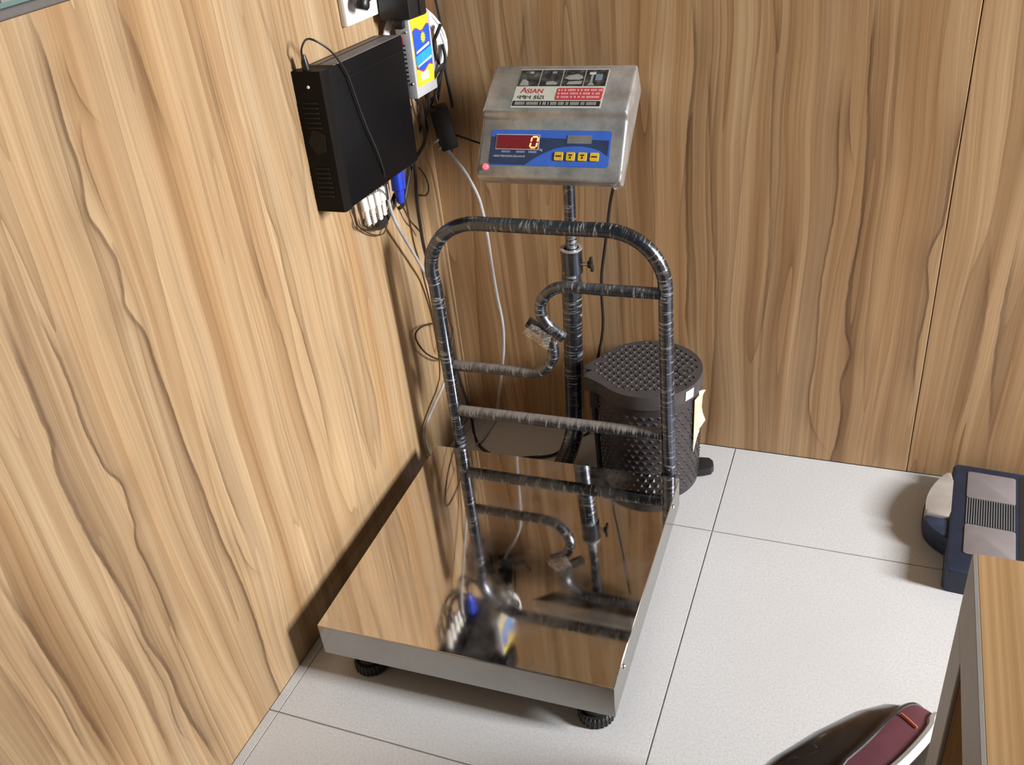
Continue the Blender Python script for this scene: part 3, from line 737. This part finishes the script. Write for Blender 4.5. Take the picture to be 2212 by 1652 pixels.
# ------------------------------------------------------------------ desk
DX, DY, DZ, DT, PT = .937, -1.102, .78, .058, .046
desk = empty('desk', (DX + .4, -1.85, 0), 0, 'wood laminate desk with thick grey edge banding in the right foreground', 'desk')
def dk(name, c, s, mat, bev=.001): return obj(name, bbox((c[0] - DX - .4, c[1] + 1.85, c[2]), s, bev, seg=1), mat, desk, smooth=False)
DL, DW = 1.3, .75
dk('desk_top', (DX + DW / 2 + .0015, DY - DL / 2, DZ - DT / 2), (DW, DL, DT), M_DESK, .0003)
dk('edge_band', (DX, DY - DL / 2, DZ - DT / 2), (.003, DL, DT), M_EDGE, .0003)
for y in (DY - PT / 2, DY - DL + PT / 2):
    dk('side_panel', (DX + DW / 2 + .0015, y, (DZ - DT) / 2), (DW, PT, DZ - DT), M_DESK)
    dk('edge_band', (DX, y, (DZ - DT) / 2), (.003, PT, DZ - DT), M_EDGE, .0008)
dk('modesty_panel', (DX + DW - .03, DY - DL / 2, .42), (.02, DL - 2 * PT, .6), M_DESK)

# ------------------------------------------------------------------ bag on the floor by the desk
bag = empty('bag', (.90, -.937, 0), math.radians(47), 'glossy black bag with maroon panel and silver piping on the floor beside the desk', 'bag')
BA, BB, BH = .155, .092, .158
def sg(v, e): return math.copysign(abs(v) ** e, v)
def bsurf(v, ph, off=0):
    """v -90..90 along the bag, ph angle round its length (90 = top)"""
    v, ph = math.radians(v), math.radians(ph)
    return Vector(((BA + off) * sg(math.sin(v), .7), (BB + off) * sg(math.cos(v), .55) * sg(math.cos(ph), .75), BH + (BH + off) * sg(math.cos(v), .55) * sg(math.sin(ph), .75)))
bm = bmesh.new(); N = 48; VS = [-90, -86, -80, -70, -58, -45, -30, -15, 0, 15, 30, 45, 58, 70, 80, 86, 90]
rings = [[bm.verts.new(bsurf(v, 360 * k / N)) for k in range(N)] for v in VS[1:-1]]
e0, e1 = bm.verts.new(bsurf(-90, 0)), bm.verts.new(bsurf(90, 0))
for a, b in zip(rings, rings[1:]):
    for k in range(N): bm.faces.new((a[k], a[(k + 1) % N], b[(k + 1) % N], b[k]))
for k in range(N): bm.faces.new((e0, rings[0][(k + 1) % N], rings[0][k])); bm.faces.new((e1, rings[-1][k], rings[-1][(k + 1) % N]))
obj('body', bm, M_LEATH, bag, angle=70)
def bpatch(name, p0, p1, off, mat):
    bm = bmesh.new(); n = 8; g = [[bm.verts.new(bsurf(-70 + 150 * j / 40, p0(-70 + 150 * j / 40) * (1 - i / n) + p1(-70 + 150 * j / 40) * i / n, off)) for i in range(n + 1)] for j in range(41)]
    for a, b in zip(g, g[1:]):
        for i in range(n): bm.faces.new((a[i], a[i + 1], b[i + 1], b[i]))
    return obj(name, bm, mat, bag)
bpatch('maroon_panel', lambda v: 88 - .45 * v, lambda v: 100 - .35 * v, .0025, M_MAROON)
obj('piping', tb([bsurf(-70 + 150 * k / 40, 102 - .35 * (-70 + 150 * k / 40), .003) for k in range(41)], .0062, 8), M_PIPE, bag)
obj('piping', tb([bsurf(-70 + 150 * k / 40, 87 - .45 * (-70 + 150 * k / 40), .002) for k in range(41)], .0030, 8), M_LEATH, bag)
obj('stitch', tb([bsurf(22, 81 + 9 * k / 6, .0045) for k in range(7)], .0014, 6), M_STITCH, bag)

# ------------------------------------------------------------------ recorder box on the left wall
DVT = math.radians(-2.5)
dv = empty('recorder_box', (0, -.291, .690), 0, 'matte black metal recorder box mounted on the left wall', 'recorder')
dv.rotation_euler = (DVT, 0, 0)
# local: x out of the wall, y along wall, z up; z=0 at the bottom of the box
DLn, DHt, DTk = .252, .218, .052
obj('case', bbox((DTk / 2, .002, DHt / 2), (DTk, DLn - .004, DHt), .001), M_SHELL, dv)
fp = [(0, -.024), (DTk + .001, -.024), (DTk + .001, -.006), (DTk - .012, 0.0), (0, 0)]
front = obj('front_panel', prism([(0, -.016), (DTk - .002, -.016), (DTk + .0008, -.013), (DTk + .0008, .004), (0, .004)], DHt + .002, Matrix.Translation((0, -DLn / 2, -.001))), M_BLACKF, dv, smooth=False)
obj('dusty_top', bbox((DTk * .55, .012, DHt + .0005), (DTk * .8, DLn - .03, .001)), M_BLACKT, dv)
obj('top_seam', bbox((DTk * .42, .012, DHt + .0011), (.0016, DLn - .03, .0006)), M_SHELL, dv)
obj('case_fold', bbox((DTk + .0006, .012, DHt - .024), (.0014, DLn - .03, .0022), .0005), M_BLACKF, dv)
yfp = -DLn / 2 - .016
for z in [.172 - .0075 * k for k in range(6)] + [.070 - .0075 * k for k in range(7)]:
    obj('vent_slat', bbox((.024, yfp - .0006, z), (.026, .0022, .0028), .0006), M_VENT, dv)
obj('emblem_plate', prism([(-.016, 0), (-.004, .02), (.016, .012), (.014, -.014), (-.004, -.02)], .0012, Matrix.Translation((.024, yfp + .0002, .112)) @ Matrix.Rotation(math.pi / 2, 4, 'X')), M_VENT, dv)
obj('indicator_light', lathe([(0, .002), (.002, .0016), (.0025, 0)], 10, Matrix.Translation((.026, yfp, .196)) @ Matrix.Rotation(math.pi / 2, 4, 'X')), M_WHITE, dv)

# ------------------------------------------------------------------ power supply with yellow and blue label
ps = empty('power_supply', (0, -.098, .786), 0, 'grey slotted metal power supply with yellow and blue label in the corner', 'power supply')
ps.rotation_euler = (math.radians(-2.5), 0, 0)
PX, PYL, PH = .058, .084, .137
obj('case', bbox((PX - .014, 0, PH / 2), (.028, PYL, PH), .0022), M_GREYM, ps)
for k in range(9): obj('slot', bbox((.040, -PYL / 2 - .0002, .032 + .0075 * k), (.012, .001, .0026)), M_INK, ps)
for z in (.026, .114): obj('screw', lathe([(0, .0016), (.002, .0012), (.0028, 0)], 10, Matrix.Translation((.050, -PYL / 2, z)) @ Matrix.Rotation(math.pi / 2, 4, 'X')), M_CHROME, ps)
obj('red_mark', bbox((.041, -PYL / 2 - .0002, .098), (.005, .0008, .016), .0003), M_RED, ps)
LM = frame_of((PX, 0, PH / 2), (0, 1, 0), (0, 0, 1))
def pl(name, outline, h, mat): return obj(name, prism(outline, .0003, LM @ Matrix.Translation((0, 0, h))), mat, ps, smooth=False)
pl('label_sheet', rrect(-.036, .032, -.050, .066, .001), .0002, M_LYEL)
pl('label_edge', [(-.034 + .066 * k / 8, .045 + .004 * math.sin(k * 1.1)) for k in range(9)] + [(.030 - .064 * k / 8, -.024 + .004 * math.sin(k)) for k in range(9)], .0006, M_LPUR)
pl('label_blue', [(-.034 + .066 * k / 8, .043 + .004 * math.sin(k * 1.1)) for k in range(9)] + [(.030 - .064 * k / 8, -.021 + .004 * math.sin(k)) for k in range(9)], .0010, M_LBLU)
pl('label_band', [(-.034, .002), (.031, .010), (.031, -.012), (-.034, -.016)], .0014, M_LCYA)
pl('label_line', [(-.030, .006), (.024, .013), (.024, .018), (-.030, .010)], .0018, M_LINE)
pl('label_line', [(-.030, -.017), (.028, -.010), (.028, -.006), (-.030, -.014)], .0018, M_LINE)
sun = []
for k in range(24):
    a = 2 * math.pi * k / 24; r = .0105 if k % 2 else .0065; sun.append((.002 + r * math.cos(a), .029 + r * math.sin(a)))
pl('sun_mark', sun, .0018, M_LYEL)
pl('white_patch', rrect(-.022, .010, -.042, -.028, .002), .0008, M_PAPER)

# ------------------------------------------------------------------ wall socket, plugs, adapter
sk = empty('socket_plate', (0, -.16, .985), 0, 'white plastic electrical socket plate on the left wall', 'socket')
sk.rotation_euler = (math.radians(-2.0), 0, 0)
obj('plate', bbox((.006, 0, 0), (.012, .190, .098), .003), M_WHITE, sk)
obj('socket_insert', bbox((.0125, -.045, .01), (.002, .05, .05), .0008), M_PAPERW, sk)
obj('socket_insert', bbox((.0125, .045, .01), (.002, .05, .05), .0008), M_PAPERW, sk)
obj('switch', bbox((.014, .0, .012), (.004, .022, .03), .001), M_WHITE, sk)
def thing_mesh(name, bm, mat, label, cat, group=None, **kw): return tag(obj(name, bm, mat, **kw), label, cat, group)
p1 = onx(785, 8, .035); p2 = onx(838, 8, .035)
pg = empty('plug', (.014, p1.y + .03, p1.z + .008), 0, 'black moulded plug lying across the white socket plate', 'plug')
o = obj('body', tb(catmull([(.018, -.034, -.016), (.020, -.026, .000), (.020, .0, .004), (.020, .03, .008)], 5), [.010, .0125, .013, .0125, .012, .0115, .0115, .0115, .0115, .0115, .0115, .0115, .0115, .0115, .0115, .011][:16], 12), M_BLACKP, pg)
obj('pin', bbox((.005, .0, .004), (.009, .012, .012), .001), M_BLACKP, pg)
q = onx(872, 18, .045)
ad = empty('wall_adapter', (.012, q.y, q.z + .006), 0, 'bulky black plug adapter above the power supply', 'adapter')
ad.rotation_euler = (math.radians(-4), 0, 0)
obj('body', bbox((.031, 0, .015), (.058, .066, .072), .004), M_BLACKP, ad)
obj('ridge', bbox((.0605, .016, .015), (.004, .024, .066), .001), M_BLACKP, ad)
obj('cord_relief', bbox((.03, -.012, -.028), (.018, .022, .018), .003), M_BLACKP, ad)
br = empty('power_brick', (.048, -.036, .702), 0, 'black rectangular power brick hanging in the wall corner', 'adapter')
br.rotation_euler = (math.radians(3), math.radians(-8), math.radians(35))
obj('body', bbox((0, 0, 0), (.034, .030, .085), .004), M_BLACKP, br)
obj('cord_relief', bbox((0, 0, -.046), (.010, .010, .012), .002), M_BLACKP, br)
for z in (.0, -.016): obj('prong', bbox((-.024, -.010, z - .010), (.016, .004, .005), .001, Matrix.Rotation(math.radians(-18), 4, 'Y')), M_SILV, br)

# ------------------------------------------------------------------ connectors under the recorder
def conn(px, py, L, tilt, label):
    p = onx(px, py, .026)
    c = empty('cable_connector', p, 0, label, 'connector', 'white connectors under the recorder'); c.rotation_euler = (tilt, 0, 0)
    obj('barrel', lathe([(0, 0), (.0062, 0), (.0068, -.003), (.0068, -.024), (.0050, -.026), (0, -.026)], 14), M_WHITE, c)
    bm = bmesh.new()
    for k in range(5): join(bm, lathe([(0, -.026 - .0052 * k), (.0048, -.0262 - .0052 * k), (.0048, -.0296 - .0052 * k), (.0036, -.0300 - .0052 * k), (.0036, -.0312 - .0052 * k), (0, -.0312 - .0052 * k)], 12))
    obj('strain_relief', bm, M_WHITE, c)
    obj('collar', lathe([(0, .010), (.0042, .010), (.0048, 0), (0, 0)], 12), M_CHROME, c)
conn(783, 427, .05, .10, 'leftmost of the white ribbed connectors hanging under the recorder')
conn(797, 421, .05, .04, 'second from left of the white ribbed connectors under the recorder')
conn(811, 414, .05, .02, 'third from left of the white ribbed connectors under the recorder')
conn(822, 403, .05, -.06, 'rightmost of the white ribbed connectors hanging under the recorder')
p = onx(860, 392, .03)
bc = empty('blue_connector', p, 0, 'bright blue plastic connector hanging under the recorder', 'connector'); bc.rotation_euler = (-.10, 0, 0)
obj('shell', bbox((0, 0, .006), (.018, .026, .044), .003), M_BLUEB, bc)
obj('boot', lathe([(0, -.016), (.0095, -.016), (.007, -.036), (.005, -.040), (0, -.040)], 12), M_BLUEB, bc)
obj('groove', bbox((.0088, .001, .006), (.0016, .003, .040), .0005), M_NAVY, bc)

# ------------------------------------------------------------------ cables
def cable(pts, r, mat, label, name='cable', group=None, n=8, seg=8):
    """pts: (px, py, plane, value)"""
    P = []
    for x, y, pn, v in pts: P.append({'x': onx, 'y': ony, 'z': onz}[pn](x, y, v))
    return thing_mesh(name, tb(catmull(P, n), r, seg), mat, label, 'cable', group)
cable([(966, 322, 'y', -.042), (984, 345, 'y', -.035), (1005, 372, 'y', -.03), (1030, 418, 'y', -.028), (1042, 455, 'y', -.028), (1053, 510, 'y', -.028), (1062, 570, 'y', -.028), (1072, 630, 'y', -.028), (1085, 695, 'y', -.028), (1088, 745, 'y', -.028), (1084, 800, 'y', -.025), (1078, 850, 'y', -.02), (1074, 885, 'y', -.015), (1066, 912, 'z', .004), (1045, 945, 'z', .004), (1030, 962, 'z', .004)], .0034, M_CGREY, 'grey cable hanging down the back wall from the black power brick')
cable([(834, 398, 'x', .03), (838, 425, 'x', .03), (845, 455, 'x', .028), (858, 487, 'x', .026), (880, 525, 'x', .024), (905, 567, 'x', .022), (925, 605, 'x', .02), (945, 665, 'x', .02), (960, 740, 'x', .02), (966, 800, 'x', .02), (955, 838, 'x', .015), (940, 870, 'x', .012), (925, 905, 'x', .010), (917, 930, 'x', .008), (917, 950, 'x', .008), (922, 970, 'x', .008), (930, 986, 'x', .008), (942, 1000, 'x', .008)], .0030, M_CGREY, 'pale grey cable drooping along the left wall behind the scale frame')
cable([(886, 230, 'x', .052), (890, 300, 'x', .04), (897, 370, 'x', .03), (900, 430, 'x', .026), (907, 480, 'x', .024), (914, 525, 'x', .022), (928, 580, 'x', .02), (945, 650, 'x', .02), (966, 710, 'x', .03), (976, 755, 'x', .034), (985, 790, 'x', .034), (998, 835, 'x', .034), (1010, 870, 'x', .034), (1019, 905, 'x', .034), (1024, 935, 'x', .036), (1034, 960, 'z', .004), (1055, 978, 'z', .004), (1080, 988, 'z', .004)], .0034, M_CBLK, 'long black cable running down the corner to the floor')
cable([(948, 698, 'x', .020), (925, 700, 'x', .018), (905, 710, 'x', .016), (897, 725, 'x', .014), (905, 745, 'x', .014), (922, 764, 'x', .014), (945, 775, 'x', .016), (962, 775, 'x', .018)], .0018, M_CBRN, 'thin brown cable looping out on the left wall beside the frame leg')
cable([(962, 640, 'x', .04), (970, 690, 'x', .04), (978, 712, 'x', .04), (976, 735, 'x', .04), (972, 755, 'x', .04), (966, 730, 'x', .04), (960, 690, 'x', .04)], .0018, M_CBRN, 'small brown cable loop to the right of the frame leg')
cable([(660, 148, 'x', .022), (655, 130, 'x', .022), (651, 110, 'x', .026), (656, 92, 'x', .030), (666, 84, 'x', .034), (685, 90, 'x', .044), (712, 108, 'x', .054), (735, 135, 'x', .0575), (752, 165, 'x', .0575), (768, 210, 'x', .0575), (790, 270, 'x', .0575), (812, 320, 'x', .0575), (826, 360, 'x', .056), (834, 398, 'x', .046), (838, 425, 'x', .034), (842, 450, 'x', .012)], .0016, M_CBLK, 'thin black cable arching over and across the front of the recorder box')
thing_mesh('cable_plug', tb([onx(662, 150, .022), onx(658, 135, .022), onx(655, 118, .022)], [.0062, .0055, .003], 10), M_BLACKP, 'small black plug pushed into the top of the recorder box', 'plug')
cable([(905, 362, 'x', .012), (918, 380, 'x', .012), (926, 405, 'x', .012), (921, 421, 'x', .012), (905, 421, 'x', .012)], .0015, M_CBRN, 'fine brown cable loop on the wall right of the blue connector')
cable([(858, 432, 'x', .012), (872, 450, 'x', .012), (885, 475, 'x', .012), (900, 492, 'x', .012), (913, 507, 'x', .016)], .0016, M_CBRN, 'fine brown cable slanting down from the blue connector to the black cable')
cable([(1325, 406, 'y', -.116), (1322, 418, 'y', -.104), (1318, 440, 'y', -.085), (1312, 490, 'y', -.07), (1306, 540, 'y', -.06), (1300, 590, 'y', -.055), (1300, 640, 'y', -.05), (1303, 690, 'y', -.05), (1300, 730, 'y', -.05), (1294, 760, 'y', -.05), (1288, 800, 'y', -.05), (1285, 850, 'y', -.045), (1290, 900, 'y', -.03), (1270, 935, 'z', .004), (1240, 950, 'z', .004), (1222, 964, 'z', .004), (1200, 980, 'z', .004), (1175, 986, 'z', .004), (1150, 987, 'z', .004), (1120, 990, 'z', .004)], .0030, M_CBLK, 'black cable hanging from the right of the display head behind the pole')
cable([(1036, 309, 'y', -.05), (1020, 304, 'y', -.03), (1003, 298, 'y', -.025), (985, 292, 'y', -.03)], .0022, M_CBLK, 'short dark cable between the power brick and the display head')
cable([(940, -8, 'y', -.012), (950, 40, 'y', -.012), (956, 90, 'y', -.012), (962, 150, 'y', -.012), (972, 200, 'y', -.012), (978, 232, 'y', -.014)], .0032, M_CBLK, 'black cable coming down the back wall into the power brick')
cable([(952, 52, 'y', -.03), (944, 72, 'y', -.035), (937, 92, 'y', -.035), (942, 120, 'y', -.03), (952, 150, 'y', -.02), (950, 180, 'y', -.02), (945, 215, 'y', -.02)], .0034, M_CBLK, 'black cable twisting beside the yellow labelled power supply')
cable([(958, 138, 'y', -.05), (945, 155, 'y', -.06), (932, 180, 'y', -.065), (926, 205, 'y', -.065), (925, 232, 'y', -.06), (915, 262, 'y', -.05), (903, 292, 'y', -.04)], .0034, M_CBLK, 'black cable crossing below the yellow label')
cable([(898, 212, 'x', .035), (910, 232, 'x', .03), (914, 262, 'x', .03), (918, 300, 'x', .025), (905, 330, 'x', .02), (890, 352, 'x', .02), (880, 400, 'x', .02), (872, 440, 'x', .02), (862, 450, 'x', .02)], .0036, M_CBLK, 'black cable dropping behind the recorder box to the connectors')
cable([(884, 350, 'x', .02), (880, 390, 'x', .018), (876, 420, 'x', .018), (870, 434, 'x', .02), (862, 430, 'x', .022)], .0040, M_CBLK, 'thick black cable curling round the blue connector')
cable([(946, 200, 'y', -.03), (930, 225, 'y', -.035), (918, 250, 'y', -.03), (922, 280, 'y', -.025), (912, 310, 'y', -.02), (898, 338, 'y', -.016)], .0036, M_CBLK, 'black cable sagging left from the power brick into the corner')
cable([(956, 95, 'y', -.025), (962, 130, 'y', -.03), (950, 165, 'y', -.04), (940, 200, 'y', -.045), (944, 225, 'y', -.05)], .0034, M_CBLK, 'black cable dropping to the top of the power brick')
cable([(916, 196, 'y', -.04), (925, 215, 'y', -.035), (938, 210, 'y', -.03), (944, 190, 'y', -.03), (936, 178, 'y', -.035)], .0030, M_CBLK, 'small tangle of black cable just below the yellow label')
# bundle at the connectors
for k, (x0, y0) in enumerate(((786, 482), (800, 476), (812, 470), (822, 462))):
    cable([(x0, y0 - 8, 'x', .026), (x0 + 2, y0 + 6, 'x', .024), (806 + 4 * k, 494 - 2 * k, 'x', .018), (826, 492 - 4 * k, 'x', .014), (842, 466 - 6 * k, 'x', .014), (850, 440 - 6 * k, 'x', .016), (856, 412, 'x', .018)], .0020, M_CBLK, 'thin black lead curving from the bundle into the %s white connector' % ('leftmost', 'second', 'third', 'rightmost')[k], group='leads to the white connectors')
cable([(764, 450, 'x', .010), (768, 470, 'x', .008), (776, 490, 'x', .008), (795, 503, 'x', .008), (815, 508, 'x', .008), (830, 502, 'x', .010), (838, 480, 'x', .012)], .0013, M_CBRN, 'hair thin brown lead looping lowest under the white connectors')
# white cable coil behind the power supply
P = []
ctl = [Vector((.012, -.150, 0)), Vector((.016, -.085, 0)), Vector((.017, -.020, 0)), Vector((.066, -.013, 0))]
turns = 5
for k in range(turns * 30 + 1):
    a = 2 * math.pi * k / 30 + 2.0; t = .5 + .5 * math.cos(a) * (1 - .05 * (k // 30)); zz = .872 - .022 * t + (.070 + .003 * math.sin(k * .31)) * math.sin(a)
    q = ctl[0] * (1 - t) ** 3 + ctl[1] * 3 * t * (1 - t) ** 2 + ctl[2] * 3 * t * t * (1 - t) + ctl[3] * t ** 3
    P.append(q + Vector((.0012 * math.sin(k * .9), -.0016 * (k / 30), zz)))
thing_mesh('cable_coil', tb(P, .0034, 8), M_CWHT, 'coil of white cable hung behind the power supply', 'cable')
